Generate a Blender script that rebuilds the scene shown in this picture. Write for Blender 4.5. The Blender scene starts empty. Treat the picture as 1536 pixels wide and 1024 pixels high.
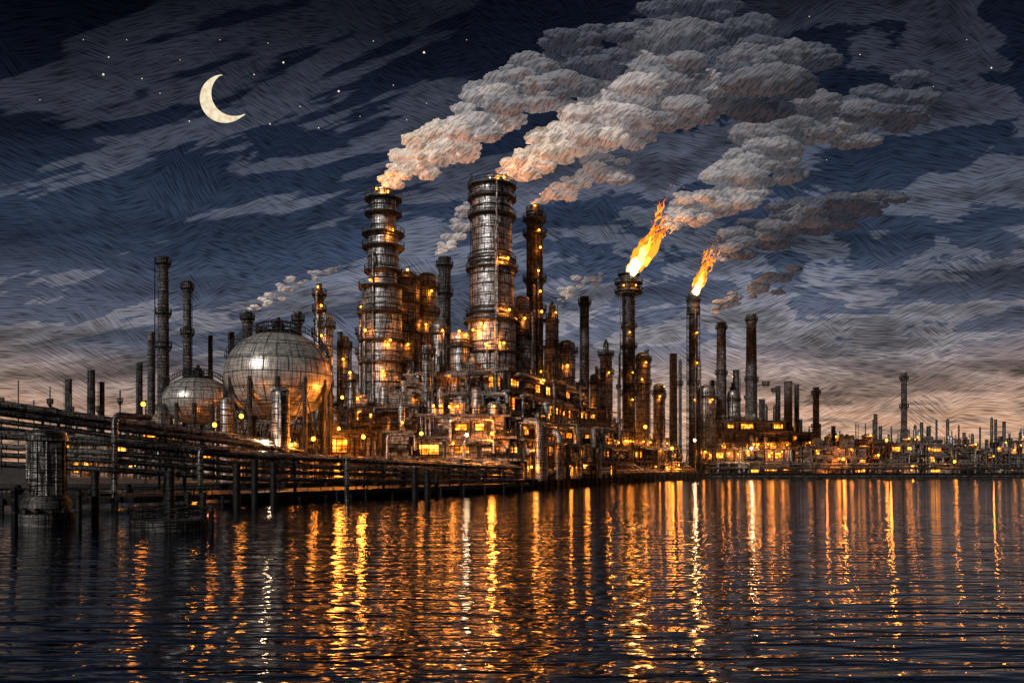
import bpy, math, random
from mathutils import Vector, Matrix, noise
R=random.Random(7)
scene=bpy.context.scene
COL=scene.collection
# ---------- image-pixel helpers: world position and size from image coordinates at a chosen depth ----------
F=1200.0; CXP=768.0; HZ=700.0; H=5.0; GZ=2.0
def X(px,Y): return (px-CXP)/F*Y
def Z(py,Y): return H+(HZ-py)/F*Y
def W(w,Y): return w*Y/F
shore=[(-4000,100),(-300,116),(-75,126),(-38,134),(-20,152),(-3,169),(4,172),(26,236),(80,333),(240,352),(4000,430)]
def coastY(px):
    m=(px-CXP)/F; best=0
    for (x0,y0),(x1,y1) in zip(shore,shore[1:]):
        den=(x1-x0)-m*(y1-y0)
        if abs(den)<1e-9: continue
        t=(m*y0-x0)/den
        if 0<=t<=1: best=max(best,y0+t*(y1-y0))
    return best
# ---------- node helpers ----------
def nd(nt,typ,ins=None,**attrs):
    n=nt.nodes.new(typ)
    for k,v in attrs.items(): setattr(n,k,v)
    if ins:
        for k,v in ins.items():
            s=n.inputs[k]
            if isinstance(v,bpy.types.NodeSocket): nt.links.new(v,s)
            else: s.default_value=v
    return n
def ramp(nt,fac,stops,interp='LINEAR'):
    n=nt.nodes.new('ShaderNodeValToRGB'); cr=n.color_ramp; cr.interpolation=interp
    while len(cr.elements)<len(stops): cr.elements.new(0.5)
    for e,(p,c) in zip(cr.elements,stops):
        e.position=p; e.color=(c[0],c[1],c[2],1) if not isinstance(c,(int,float)) else (c,c,c,1)
    nt.links.new(fac,n.inputs[0]); return n.outputs[0]
def math_(nt,op,a,b=0.0,c=0.0):
    return nd(nt,'ShaderNodeMath',{0:a,1:b,2:c},operation=op).outputs[0]
def mixc(nt,fac,a,b,mode='MIX'):
    n=nt.nodes.new('ShaderNodeMix'); n.data_type='RGBA'; n.blend_type=mode
    for k,v in ((0,fac),(6,a),(7,b)):
        if isinstance(v,bpy.types.NodeSocket): nt.links.new(v,n.inputs[k])
        else:
            n.inputs[k].default_value = v if not (isinstance(v,tuple) and len(v)==3) else (*v,1)
    return n.outputs[2]
def hatch(nt,vec,lo=0.2,hi=1.25,sc=1.0):
    out=None
    for s in ((5,5,0.45),(0.5,0.5,7)):
        m=nd(nt,'ShaderNodeMapping',{'Vector':vec,'Scale':(s[0]*sc,s[1]*sc,s[2]*sc),'Rotation':(0.15,0.1,0)})
        t=nd(nt,'ShaderNodeTexNoise',{'Vector':m.outputs[0],'Scale':1.0,'Detail':1.0,'Roughness':0.6}).outputs[0]
        r=ramp(nt,t,[(0.43,lo),(0.53,hi)])
        out=r if out is None else mixc(nt,1.0,out,r,'MULTIPLY')
    return out
def newmat(name):
    m=bpy.data.materials.new(name); m.use_nodes=True; nt=m.node_tree; nt.nodes.clear()
    o=nt.nodes.new('ShaderNodeOutputMaterial'); return m,nt,o
def metal(name,col,rough=0.42,met=0.7,plates=None,lo=0.2,hi=1.25,sc=1.0,rust=0.15,p2=.5):
    m,nt,o=newmat(name)
    tc=nd(nt,'ShaderNodeTexCoord'); v=tc.outputs['Object']
    h=hatch(nt,v,lo,hi,sc)
    c=mixc(nt,1.0,col,h,'MULTIPLY')
    if rust>0:
        big=nd(nt,'ShaderNodeTexNoise',{'Vector':v,'Scale':0.35,'Detail':1.0}).outputs[0]
        c=mixc(nt,ramp(nt,big,[(0.45,0.0),(0.65,rust)]),c,(0.10,0.05,0.03))
    if plates:
        rad,bw,bh=plates
        s=nd(nt,'ShaderNodeSeparateXYZ',{0:v})
        a=math_(nt,'ARCTAN2',s.outputs[1],s.outputs[0]); a=math_(nt,'MULTIPLY',a,rad)
        cb=nd(nt,'ShaderNodeCombineXYZ',{0:a,1:s.outputs[2]})
        b=nd(nt,'ShaderNodeTexBrick',{'Vector':cb.outputs[0],'Color1':(1,1,1,1),'Color2':(p2,p2,p2,1),'Mortar':(0.02,0.02,0.02,1),'Scale':1.0,'Mortar Size':0.08,'Brick Width':bw,'Row Height':bh})
        c=mixc(nt,1.0,c,b.outputs[0],'MULTIPLY')
    bp=nd(nt,'ShaderNodeBump',{'Height':h,'Strength':0.3,'Distance':0.06})
    p=nd(nt,'ShaderNodeBsdfPrincipled',{'Base Color':c,'Roughness':rough,'Metallic':met,'Normal':bp.outputs[0]})
    nt.links.new(p.outputs[0],o.inputs[0]); return m
def emis(name,col,st,var=False):
    m,nt,o=newmat(name)
    if var:
        tc=nd(nt,'ShaderNodeTexCoord')
        t=nd(nt,'ShaderNodeTexNoise',{'Vector':tc.outputs['Object'],'Scale':0.7,'Detail':2.0}).outputs[0]
        c=ramp(nt,t,[(0.34,tuple(x*0.15 for x in col)),(0.50,col),(0.66,(1.3,0.55,0.10))])
        e=nd(nt,'ShaderNodeEmission',{'Color':c,'Strength':st})
    else: e=nd(nt,'ShaderNodeEmission',{'Color':(*col,1),'Strength':st})
    nt.links.new(e.outputs[0],o.inputs[0]); return m
M={}
M['silver']=metal('silver_plate',(0.66,0.66,0.68),0.34,0.6,(5.0,3.2,2.4),lo=.34,rust=.05,p2=.6)
M['silver_small']=metal('silver_small_plate',(0.48,0.48,0.49),0.36,0.55,(2.5,2.4,2.0),lo=.34,rust=.05,p2=.6)
M['sphere']=metal('sphere_plate',(0.84,0.82,0.80),0.32,0.5,(9.0,4.0,2.6),lo=0.68,hi=1.08,sc=0.6,rust=0,p2=.8)
M['stack']=metal('stack_plate',(0.20,0.20,0.21),0.5,0.4,(2.0,2.2,1.6))
M['brickstack']=metal('brick_stack',(0.20,0.20,0.22),0.8,0.0,(2.2,1.6,0.9),rust=0)
M['dark']=metal('dark_steel',(0.065,0.062,0.062),0.5,0.4,rust=0)
M['black']=metal('black_steel',(0.013,0.013,0.015),0.55,0.3,rust=0)
M['pipe']=metal('pipe_steel',(0.44,0.41,0.39),0.32,0.6,lo=0.26)
M['pipedark']=metal('pipe_dark',(0.17,0.165,0.165),0.34,0.6,rust=0)
M['wall']=metal('wall_cladding',(0.40,0.33,0.27),0.8,0.0,lo=.28)
M['deck']=metal('deck_steel',(0.21,0.18,0.16),0.6,0.2,rust=0)
M['concrete']=metal('quay_concrete',(0.14,0.13,0.12),0.85,0.0,rust=0)
M['win']=emis('lit_window',(1.0,0.25,0.015),3.6,True)
M['lamp']=emis('lamp_orange',(1.0,0.30,0.022),12)
M['lampw']=emis('lamp_white',(1.0,0.66,0.34),12)
LC=(1,.28,.035)
# ---------- mesh builder ----------
class MB:
    def __init__(s): s.v=[];s.f=[];s.m=[];s.mi=0
    def add(s,vs,fs):
        b=len(s.v); s.v+=[tuple(x) for x in vs]; s.f+=[tuple(b+i for i in f) for f in fs]; s.m+=[s.mi]*len(fs)
    def box(s,x0,x1,y0,y1,z0,z1):
        s.add([(x0,y0,z0),(x1,y0,z0),(x1,y1,z0),(x0,y1,z0),(x0,y0,z1),(x1,y0,z1),(x1,y1,z1),(x0,y1,z1)],
              [(0,3,2,1),(4,5,6,7),(0,1,5,4),(1,2,6,5),(2,3,7,6),(3,0,4,7)])
    def cb(s,c,sx,sy,sz): s.box(c[0]-sx/2,c[0]+sx/2,c[1]-sy/2,c[1]+sy/2,c[2]-sz/2,c[2]+sz/2)
    def lathe(s,prof,n=24,c=(0,0,0),caps=True):
        vs=[];fs=[]
        for r,z in prof:
            for i in range(n):
                a=2*math.pi*i/n; vs.append((c[0]+r*math.cos(a),c[1]+r*math.sin(a),c[2]+z))
        for j in range(len(prof)-1):
            for i in range(n):
                k=(i+1)%n; fs.append((j*n+i,j*n+k,(j+1)*n+k,(j+1)*n+i))
        if caps:
            fs.append(tuple(range(n-1,-1,-1))); t=(len(prof)-1)*n; fs.append(tuple(t+i for i in range(n)))
        s.add(vs,fs)
    def tube(s,pts,r,n=8,caps=True,rads=None,mis=None):
        P=[Vector(p) for p in pts]; vs=[];fs=[]
        prev=None
        for i,p in enumerate(P):
            if i==0: d=P[1]-p
            elif i==len(P)-1: d=p-P[i-1]
            else: d=(P[i+1]-p).normalized()+(p-P[i-1]).normalized()
            if d.length<1e-6: d=Vector((0,0,1))
            d.normalize()
            if prev is None:
                up=Vector((0,0,1)) if abs(d.z)<0.9 else Vector((1,0,0))
                a=d.cross(up).normalized()
            else:
                a=(prev-d*prev.dot(d)).normalized()
            prev=a; b=d.cross(a)
            rr=rads[i] if rads else r
            for k in range(n):
                t=2*math.pi*k/n; vs.append(p+a*math.cos(t)*rr+b*math.sin(t)*rr)
        mm=[]
        for j in range(len(P)-1):
            for i in range(n):
                k=(i+1)%n; fs.append((j*n+i,j*n+k,(j+1)*n+k,(j+1)*n+i)); mm.append(mis[j] if mis else s.mi)
        if caps:
            fs.append(tuple(range(n-1,-1,-1))); t=(len(P)-1)*n; fs.append(tuple(t+i for i in range(n)))
            mm+=[mis[0],mis[-1]] if mis else [s.mi]*2
        s.add(vs,fs); s.m[-len(fs):]=mm
    def ring(s,rad,z,r,n=28,c=(0,0)):
        pts=[(c[0]+rad*math.cos(2*math.pi*i/n),c[1]+rad*math.sin(2*math.pi*i/n),z) for i in range(n+1)]
        s.tube(pts,r,4,caps=False)
    def globe(s,c,r,rows=4,n=7):
        prof=[(max(0.02,r*math.cos(-math.pi/2+math.pi*i/rows)),r*math.sin(-math.pi/2+math.pi*i/rows)) for i in range(rows+1)]
        s.lathe(prof,n,c)
def bend(pts,r=0.8,k=3):
    P=[Vector(p) for p in pts]; out=[P[0]]
    for i in range(1,len(P)-1):
        a=(P[i-1]-P[i]);b=(P[i+1]-P[i]); rr=min(r,a.length*0.45,b.length*0.45); a.normalize();b.normalize()
        s0=P[i]+a*rr;s1=P[i]+b*rr
        for j in range(k+1):
            t=j/k; out.append(s0*(1-t)**2+P[i]*2*t*(1-t)+s1*t*t)
    out.append(P[-1]); return out
def obj(name,mb,mats,smooth=True,ang=40):
    me=bpy.data.meshes.new(name); me.from_pydata(mb.v,[],mb.f)
    for m in (mats if isinstance(mats,(list,tuple)) else [mats]): me.materials.append(m)
    me.polygons.foreach_set('material_index',mb.m)
    if smooth:
        me.polygons.foreach_set('use_smooth',[True]*len(me.polygons))
        if ang<180:
            try: me.set_sharp_from_angle(angle=math.radians(ang))
            except Exception: pass
    me.update()
    o=bpy.data.objects.new(name,me); COL.objects.link(o); return o
def part(par,name,mb,mats,label=None,loc=None,smooth=True):
    o=obj(name,mb,mats,smooth); o.parent=par
    if loc: o.location=loc
    if label: o['label']=label
    return o
def thing(name,label,cat,loc,rot=0,group=None):
    e=bpy.data.objects.new(name,None); e.empty_display_size=1; e.location=loc; e.rotation_euler=(0,0,rot)
    e['label']=label; e['category']=cat
    if group: e['group']=group
    COL.objects.link(e); return e
def meta(o,label,cat,group=None):
    o['label']=label;o['category']=cat
    if group:o['group']=group
    return o
_lm={}
def lampmesh(r,white=False):
    k=(round(r,2),white)
    if k not in _lm:
        mb=MB(); mb.globe((0,0,0),r); mb.mi=1; mb.cb((0,0,r+0.1),r*1.6,r*1.6,0.2); mb.cb((0,r+0.2,r+0.1),0.15,r*2,0.15)
        o=obj('lamp',mb,[M['lampw'] if white else M['lamp'],M['black']]); _lm[k]=o.data
        COL.objects.unlink(o); bpy.data.objects.remove(o)
    return _lm[k]
_ld={}
NL=0
def plight(par,loc,P,rad=0.6,col=LC):
    global NL
    k=(P,rad,col)
    if k not in _ld:
        l=bpy.data.lights.new('lamp_flame_light','POINT'); l.energy=P; l.shadow_soft_size=rad; l.color=col; _ld[k]=l
    o=bpy.data.objects.new('lamp_flame_light',_ld[k]); COL.objects.link(o); o.parent=par; o.location=loc; NL+=1
def lamp(par,loc,r=0.28,white=False,P=0,off=(0,-1.0,-.3)):
    o=bpy.data.objects.new('lamp',lampmesh(r,white)); COL.objects.link(o); o.parent=par; o.location=loc
    if P: plight(par,(loc[0]+off[0],loc[1]+off[1],loc[2]+off[2]),P,.6,(1,.66,.38) if white else LC)
    return o
# ---------- towers ----------
def tower(name,label,cat,px,Y,tiers,plats=(),mat='silver',group=None,top='open',lamps=(),pipes=0,ladder=True,n=28,pw=1.1,taper=1.0,bands=False,P=350,lattice=False):
    Y=max(Y,coastY(px)+4)
    x=X(px,Y); e=thing(name,label,cat,(x,Y,GZ),group=group)
    prof=[]; segs=[]
    for i,(w,yt) in enumerate(tiers):
        zt=Z(yt,Y)-GZ; zb=(Z(tiers[i+1][1],Y)-GZ) if i+1<len(tiers) else 0.0
        segs.append((W(w,Y)/2,zb,zt))
    segs.reverse()
    for i,(r,zb,zt) in enumerate(segs):
        rb=r*taper if i==0 else r
        prof+=[(rb,zb+(0.0 if i==0 else 0.4)),(r,zt-(0.5 if i<len(segs)-1 else 0))]
        if i<len(segs)-1:
            R2=max(r,segs[i+1][0])+0.25
            prof+=[(R2,zt-0.4),(R2,zt+0.1)]
    r,zb,zt=segs[-1]
    if top=='dome': prof+=[(r*0.92,zt+r*0.25),(r*0.6,zt+r*0.5),(r*0.2,zt+r*0.6)]
    elif top=='open': prof+=[(r*1.08,zt),(r*1.08,zt+0.4),(r*0.8,zt+0.4),(r*0.8,zt-1.2)]
    elif top=='cone': prof+=[(r*0.5,zt+r*0.9),(r*0.45,zt+r*1.4)]
    mb=MB(); mb.lathe(prof,n)
    def rad(z):
        for (r,zb,zt) in segs:
            if z<=zt: return r*(taper+(1-taper)*(z-zb)/(zt-zb)) if (r,zb,zt)==segs[0] else r
        return segs[-1][0]
    H_=segs[-1][2]
    z=3.0; mb.mi=1
    while bands and z<H_-1:
        rr=rad(z); mb.lathe([(rr+0.02,z-0.13),(rr+0.17,z-0.1),(rr+0.17,z+0.1),(rr+0.02,z+0.13)],n,caps=False); z+=bands
    part(e,'shell',mb,[M[mat],M['dark']])
    if lattice:
        mb=MB(); rr=max(s_[0] for s_ in segs[:2])+.55; hh=H_*.93; z=0.0; st=4.0
        cs=[(rr*math.cos(a),rr*math.sin(a)) for a in [math.pi/4+k*math.pi/2 for k in range(4)]]
        for (a,b) in cs: mb.tube([(a,b,0),(a,b,hh)],.14,5)
        while z+st<hh:
            for k in range(4):
                p,q=cs[k],cs[(k+1)%4]; mb.tube([(*p,z),(*q,z+st)],.08,4); mb.tube([(*q,z),(*p,z+st)],.08,4); mb.tube([(*p,z+st),(*q,z+st)],.1,4)
            z+=st
        part(e,'lattice_frame',mb,M['black'])
    for py in plats:
        z=Z(py,Y)-GZ; rr=rad(z); ro=rr+pw
        mb=MB(); mb.lathe([(rr*0.98,z-0.45),(ro-0.3,z-0.2),(ro,z-0.2),(ro,z+0.1),(rr*0.98,z+0.1)],n,caps=False)
        for k in range(10):
            a=2*math.pi*k/10; mb.tube([(rr*math.cos(a),rr*math.sin(a),z-1.4),((ro-0.1)*math.cos(a),(ro-0.1)*math.sin(a),z-0.15)],0.1,4)
        p=part(e,'platform',mb,M['dark'])
        mb=MB(); mb.ring(ro-0.08,z+1.25,0.1); mb.ring(ro-0.08,z+0.7,0.07)
        for k in range(14):
            a=2*math.pi*k/14; mb.box((ro-0.08)*math.cos(a)-0.07,(ro-0.08)*math.cos(a)+0.07,(ro-0.08)*math.sin(a)-0.07,(ro-0.08)*math.sin(a)+0.07,z+0.1,z+1.3)
        part(p,'railing',mb,M['black'])
    if ladder:
        mb=MB(); a=-math.pi/2-0.8+R.uniform(-0.2,1.8); c,s=math.cos(a),math.sin(a)
        rr=max(sg[0] for sg in segs)*max(1,taper)+0.45
        for d in (-0.35,0.35):
            mb.tube([(rr*c-d*s,rr*s+d*c,1),(rr*c-d*s,rr*s+d*c,H_)],0.08,4)
        z=1.5
        while z<H_: 
            mb.tube([(rr*c-.35*s,rr*s+.35*c,z),(rr*c+.35*s,rr*s-.35*c,z)],0.05,3); z+=1.0
        part(e,'ladder',mb,M['black'])
    for k in range(pipes):
        a=-math.pi/2+R.uniform(-1.3,1.3); c,s=math.cos(a),math.sin(a); rr=max(sg[0] for sg in segs)+0.6; pr=R.uniform(0.18,0.4)
        zt=H_*R.uniform(0.55,0.98); ri=rad(zt)*0.9
        mb=MB(); mb.tube(bend([(rr*c,rr*s,0.5),(rr*c,rr*s,zt),(ri*c,ri*s,zt)],0.7),pr,7)
        part(e,'riser_pipe',mb,M[R.choice(('pipe','pipedark'))])
    for (dx,py) in lamps:
        z=Z(py,Y)-GZ; rr=rad(z)+pw*0.8; xx=W(dx,Y); yy=-math.sqrt(max(0.01,rr*rr-xx*xx))
        lamp(e,(xx,yy,z),0.3,P=P)
    return e,H_,Y
tower('distillation_column','tall slim silver distillation column with steaming top and railed platforms','column',575,200,
  [(18,286),(38,298),(46,350),(40,405),(56,432)],[300,322,352,372,408,432,470,512,545],'silver',top='open',lamps=[(-8,288),(9,292),(18,352),(-16,425),(-22,500),(15,515),(5,560)],pipes=3,bands=2.6,P=900,pw=1.5)
tower('distillation_column','widest silver distillation column with steam rising from its crown','column',738,200,
  [(22,268),(60,282),(66,394),(72,478)],[282,300,326,392,405,472,484,530],'silver',top='open',lamps=[(18,266),(-15,492),(26,470),(-27,500),(24,395),(-8,522),(18,520)],pipes=5,bands=2.8,n=36,P=1000)
tower('exhaust_stack','dark exhaust stack with lit openings and a crown platform','stack',802,212,
  [(14,312),(24,322),(26,470)],[318,330,352,420,465,480],'stack',top='open',lamps=[(0,312),(6,350),(8,375),(5,410),(8,440),(10,470)],pipes=2,lattice=True)
for px,Y,t,pl,mt,tp,lp in [
  (611,210,[(38,420),(40,480)],[420,455,500],'silver_small','dome',[(3,410),(-12,470),(4,520)]),
  (641,214,[(30,418),(32,500)],[432,470],'silver_small','dome',[(8,440),(0,490)]),
  (548,205,[(16,455),(22,500)],[470,500,530],'silver_small','dome',[(-5,462),(4,490)]),
  (659,198,[(22,488)],[500],'silver_small','dome',[(6,498)]),
  (690,196,[(30,505)],[520],'silver_small','dome',[(0,500)]),
  (783,205,[(22,450),(30,500)],[470,505],'silver_small','dome',[(4,480)]),
  (828,222,[(10,460),(20,480),(24,520)],[478,520],'silver_small','cone',[(5,470)]),
  (850,226,[(26,518)],[528],'silver_small','dome',[(0,550)]),
  (479,205,[(8,428),(13,440),(16,480)],[442,465,500],'stack','open',[(0,432),(5,460)]),
  (490,200,[(18,475)],[490],'silver_small','dome',[(-5,505)]),
  (447,210,[(11,470)],[480],'stack','open',[]),
  (517,205,[(14,508)],[520],'silver_small','dome',[(0,540)]),
  (909,268,[(8,515),(18,530),(20,570)],[532,560],'silver_small','cone',[(3,560)]),
  (964,305,[(22,535)],[540,575],'silver_small','dome',[(3,545),(-3,570)]),
  (892,262,[(14,565)],[575],'silver_small','dome',[]),
  (988,318,[(16,580)],[590],'silver_small','dome',[(0,595)]),
  (1060,352,[(26,585)],[595],'silver_small','dome',[(5,600)]),
  (1100,366,[(18,590)],[600],'silver_small','dome',[]),
  (640,188,[(14,520)],[530],'silver_small','dome',[]),
  (527,178,[(12,560)],[570],'silver_small','dome',[(0,560)]),
  (340,140,[(20,602)],[],'silver_small','dome',[]),
  (421,136,[(27,588)],[],'silver_small','dome',[])]:
    tower('process_vessel','upright silver process vessel with railed platforms','vessel',px,Y,t,pl,mt,group='process vessels',top=tp,lamps=lp,pipes=2 if pl else 1,n=20,pw=0.8,bands=2.5)
for px,Y,t,pl,tap in [
  (667,235,[(18,388)],[398,440],1.1),(877,262,[(13,447)],[455],1.15),(245,225,[(14,387)],[395,470,520],1.35),
  (281,225,[(11,424)],[432,500],1.35),(1082,362,[(13,485)],[492,560],1.35),(1127,372,[(14,473)],[480,570],1.4),
  (371,225,[(14,470)],[478],1.1),(1010,345,[(11,532)],[],1.2),(1104,375,[(9,556)],[],1.2),(1182,370,[(11,573)],[],1.2),
  (1167,374,[(7,580)],[],1.1),(1195,374,[(7,578)],[],1.1),(1224,366,[(9,582)],[590,640],1.1),(1356,379,[(8,560)],[568,610],1.15),
  (209,260,[(9,546)],[],1.1),(103,330,[(9,570)],[],1.1),(137,330,[(10,556)],[],1.2),(153,335,[(7,574)],[],1.1),
  (227,250,[(10,500)],[],1.2),(1143,372,[(9,600)],[],1.1),(1250,390,[(6,640)],[],1.1),(1313,390,[(5,622)],[],1.1),(1480,420,[(5,660)],[],1.1),(1500,420,[(6,655)],[],1.1),
  (510,230,[(8,500)],[],1.1),(347,240,[(9,500)],[],1.1),(316,240,[(6,505)],[],1.1),(398,240,[(8,505)],[],1.1),(1393,430,[(6,640)],[],1.1)]:
    tower('chimney','tall tapering industrial chimney with dark banding','chimney',px,Y,t,pl,'brickstack',group='chimneys',top='open',lamps=[],pipes=0,n=18,pw=0.8,taper=tap,bands=3.5)
# flare stacks
FM=[emis('flame_heat',c,s) for c,s in [((1.0,.15,.010),.85),((1.0,.20,.012),1.3),((1.0,.27,.018),2.0),((1.0,.36,.04),2.8),((1.0,.52,.12),4.0),((1.0,.74,.34),6.0)]]
def flame(par,base,tip,w,seed,nt_=22):
    r=random.Random(seed); mb=MB()
    b=Vector(base);t=Vector(tip); d=t-b; L=d.length; side=Vector((d.z,0,-d.x)).normalized()
    def tongue(o0,s0,l,rad,h0,h1,curl,yo=0.0):
        n=12; pts=[];rads=[];mis=[]; ph=r.uniform(0,6)
        for i in range(n+1):
            u=i/n; p=b+o0+d*(s0+l*u)+side*(curl*L*0.11*math.sin(u*4.2+curl*3)*u+.03*L*math.sin(u*13+ph)*u)+Vector((0,yo,0))
            pts.append(p); rads.append(max(0.015,rad*(0.45+0.75*math.sin(math.pi*min(1,u*1.3+.1))+.15*math.sin(u*17+ph))*(1-u)**0.75))
            mis.append(int(max(0,min(5,round((h0+(h1-h0)*u)*5)))))
        mb.tube(pts,1,8,rads=rads,mis=mis)
    for k in range(nt_):
        s0=r.uniform(0,.3); o0=side*r.uniform(-.55,.55)*w*(.5+s0*2)+Vector((0,r.uniform(0.0,0.8)*w,0))
        tongue(o0,s0,r.uniform(0.35,0.95),w*r.uniform(0.12,0.40),r.uniform(.35,.65),r.uniform(0.0,0.2),r.uniform(-1.1,1.1))
    tongue(side*.1,0,.62,w*0.46,1.0,0.6,0.25,-w*.75)
    tongue(-side*.2,0,.48,w*0.44,1.0,0.75,-0.5,-w*.95)
    tongue(side*.3,0.05,.6,w*0.26,1.0,0.5,.8,-w*1.05)
    tongue(side*.1,0.2,.6,w*0.28,.8,0.4,-.4,-w*.9)
    for k in range(44):
        s0=r.uniform(.3,1.2); o0=side*r.uniform(-1,1)*w*.75*(.3+s0)
        tongue(o0,s0,r.uniform(0.08,0.32),w*r.uniform(.03,.10),.45,.0,r.uniform(-1,1))
    for k in range(40):
        s0=r.uniform(.5,1.7); p=b+d*s0+side*r.uniform(-1,1)*w*(.3+s0*.7)
        mb.mi=2; mb.globe(p,w*.028,3,5); mb.mi=0
    plight(par,tuple(b+d*.3+Vector((0,-w*1.8,0))),22000 if w>3.2 else 12000,1.5,(1,.40,.09))  # no lamp here: point light added in front of the flame to light its smoke
    return part(par,'flame',mb,FM)
e,h,Yf=tower('flare_stack','dark flare stack with caged crown burning a large orange flame','flare stack',943,296,[(24,412),(34,425),(17,440),(18,520)],[412,425,438,490,520,560,590],'stack',top='open',lamps=[(-10,432),(8,432),(0,500),(4,560),(4,600)],pipes=2,bands=3,lattice=True)
flame(e,(0,0,h-0.3),(W(54,Yf),0.5,h+W(78,Yf)),4.6,3)
e,h,Yf=tower('flare_stack','thin dark flare stack burning a small bright flame','flare stack',1040,348,[(15,442),(19,452),(12,470)],[450,540,575],'stack',top='open',lamps=[(0,600),(4,545),(4,500)],pipes=2,bands=3,lattice=True)
flame(e,(0,0,h-0.3),(W(24,Yf),0.5,h+W(52,Yf)),3.2,5,12)
# ---------- spherical tanks ----------
def sphere_tank(px,py,Y,rx,rz,label):
    z0=Z(py,Y)-GZ; e=thing('spherical_storage_tank',label,'gas tank',(X(px,Y),Y,GZ),group='spherical storage tanks')
    r=W(rx,Y); hz=W(rz,Y); mb=MB()
    mb.lathe([(max(0.02,r*math.cos(t)),hz*math.sin(t)) for t in [(-90+180*i/28)*math.pi/180 for i in range(29)]],48)
    part(e,'shell',mb,M['sphere'],loc=(0,0,z0))
    mb=MB()
    for k in range(24):
        a=2*math.pi*k/24
        pts=[((r+0.05)*math.cos(t)*math.cos(a),(r+0.05)*math.cos(t)*math.sin(a),(hz+0.05)*math.sin(t)) for t in [(-80+160*i/16)*math.pi/180 for i in range(17)]]
        mb.tube(pts,0.035,4)
    for t in (-0.75,-0.35,0,0.35,0.75,1.1):
        mb.ring((r+0.05)*math.cos(t),(hz+0.05)*math.sin(t),0.05,40)
    part(e,'weld_seams',mb,M['dark'],loc=(0,0,z0))
    mb=MB(); rr=r*0.97
    for k in range(12):
        a=2*math.pi*(k+.5)/12; mb.tube([(rr*math.cos(a),rr*math.sin(a),0),(rr*math.cos(a),rr*math.sin(a),z0-1)],0.45,8)
        b=a+2*math.pi/12; mb.tube([(rr*math.cos(a),rr*math.sin(a),1),(rr*math.cos(b),rr*math.sin(b),z0-3)],0.13,5); mb.tube([(rr*math.cos(b),rr*math.sin(b),1),(rr*math.cos(a),rr*math.sin(a),z0-3)],0.13,5)
    part(e,'support_legs',mb,M['dark'])
    mb=MB(); pr=r*0.42; z=z0+hz*0.96
    mb.lathe([(pr-1,z),(pr,z),(pr,z+0.2),(pr-1,z+0.2)],28,caps=False); mb.ring(pr,z+1.4,0.1); mb.ring(pr,z+0.8,0.07)
    for k in range(16):
        a=2*math.pi*k/16; mb.box(pr*math.cos(a)-.07,pr*math.cos(a)+.07,pr*math.sin(a)-.07,pr*math.sin(a)+.07,z-0.8,z+1.4)
    mb.lathe([(1.2,z-0.5),(1.2,z+1.6),(0.5,z+2.2),(0.3,z+3)],12)
    part(e,'top_platform',mb,M['black'])
    mb=MB()
    for off in (-0.5,0.5):
        for sg in (1,-1):
            pts=[(sg*(r+0.5)*math.cos(t),off-1.0,z0+(hz+0.9)*math.sin(t)) for t in [(20+70*i/14)*math.pi/180 for i in range(15)]]
            mb.tube(pts,0.1,5); mb.tube([(p[0],p[1],p[2]+1.0) for p in pts],0.08,5)
            for p in pts: mb.tube([p,(p[0],p[1],p[2]+1.0)],.06,4)
    part(e,'stairway',mb,M['black'])
    return e
e=sphere_tank(418,564,152,78,67,'large riveted silver spherical tank with stair arch and top railing')
for q,P_ in (((-9,-10.5,6.5),1000),((6,-11,7),1300),((12.5,-5,10),2200),((12.5,-2,16),1600)): lamp(e,q,0.3,P=P_)
e=sphere_tank(297,601,182,50,36,'smaller riveted silver spherical tank with stair arch')
lamp(e,(3,-9,7),.3,P=1100)
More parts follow.
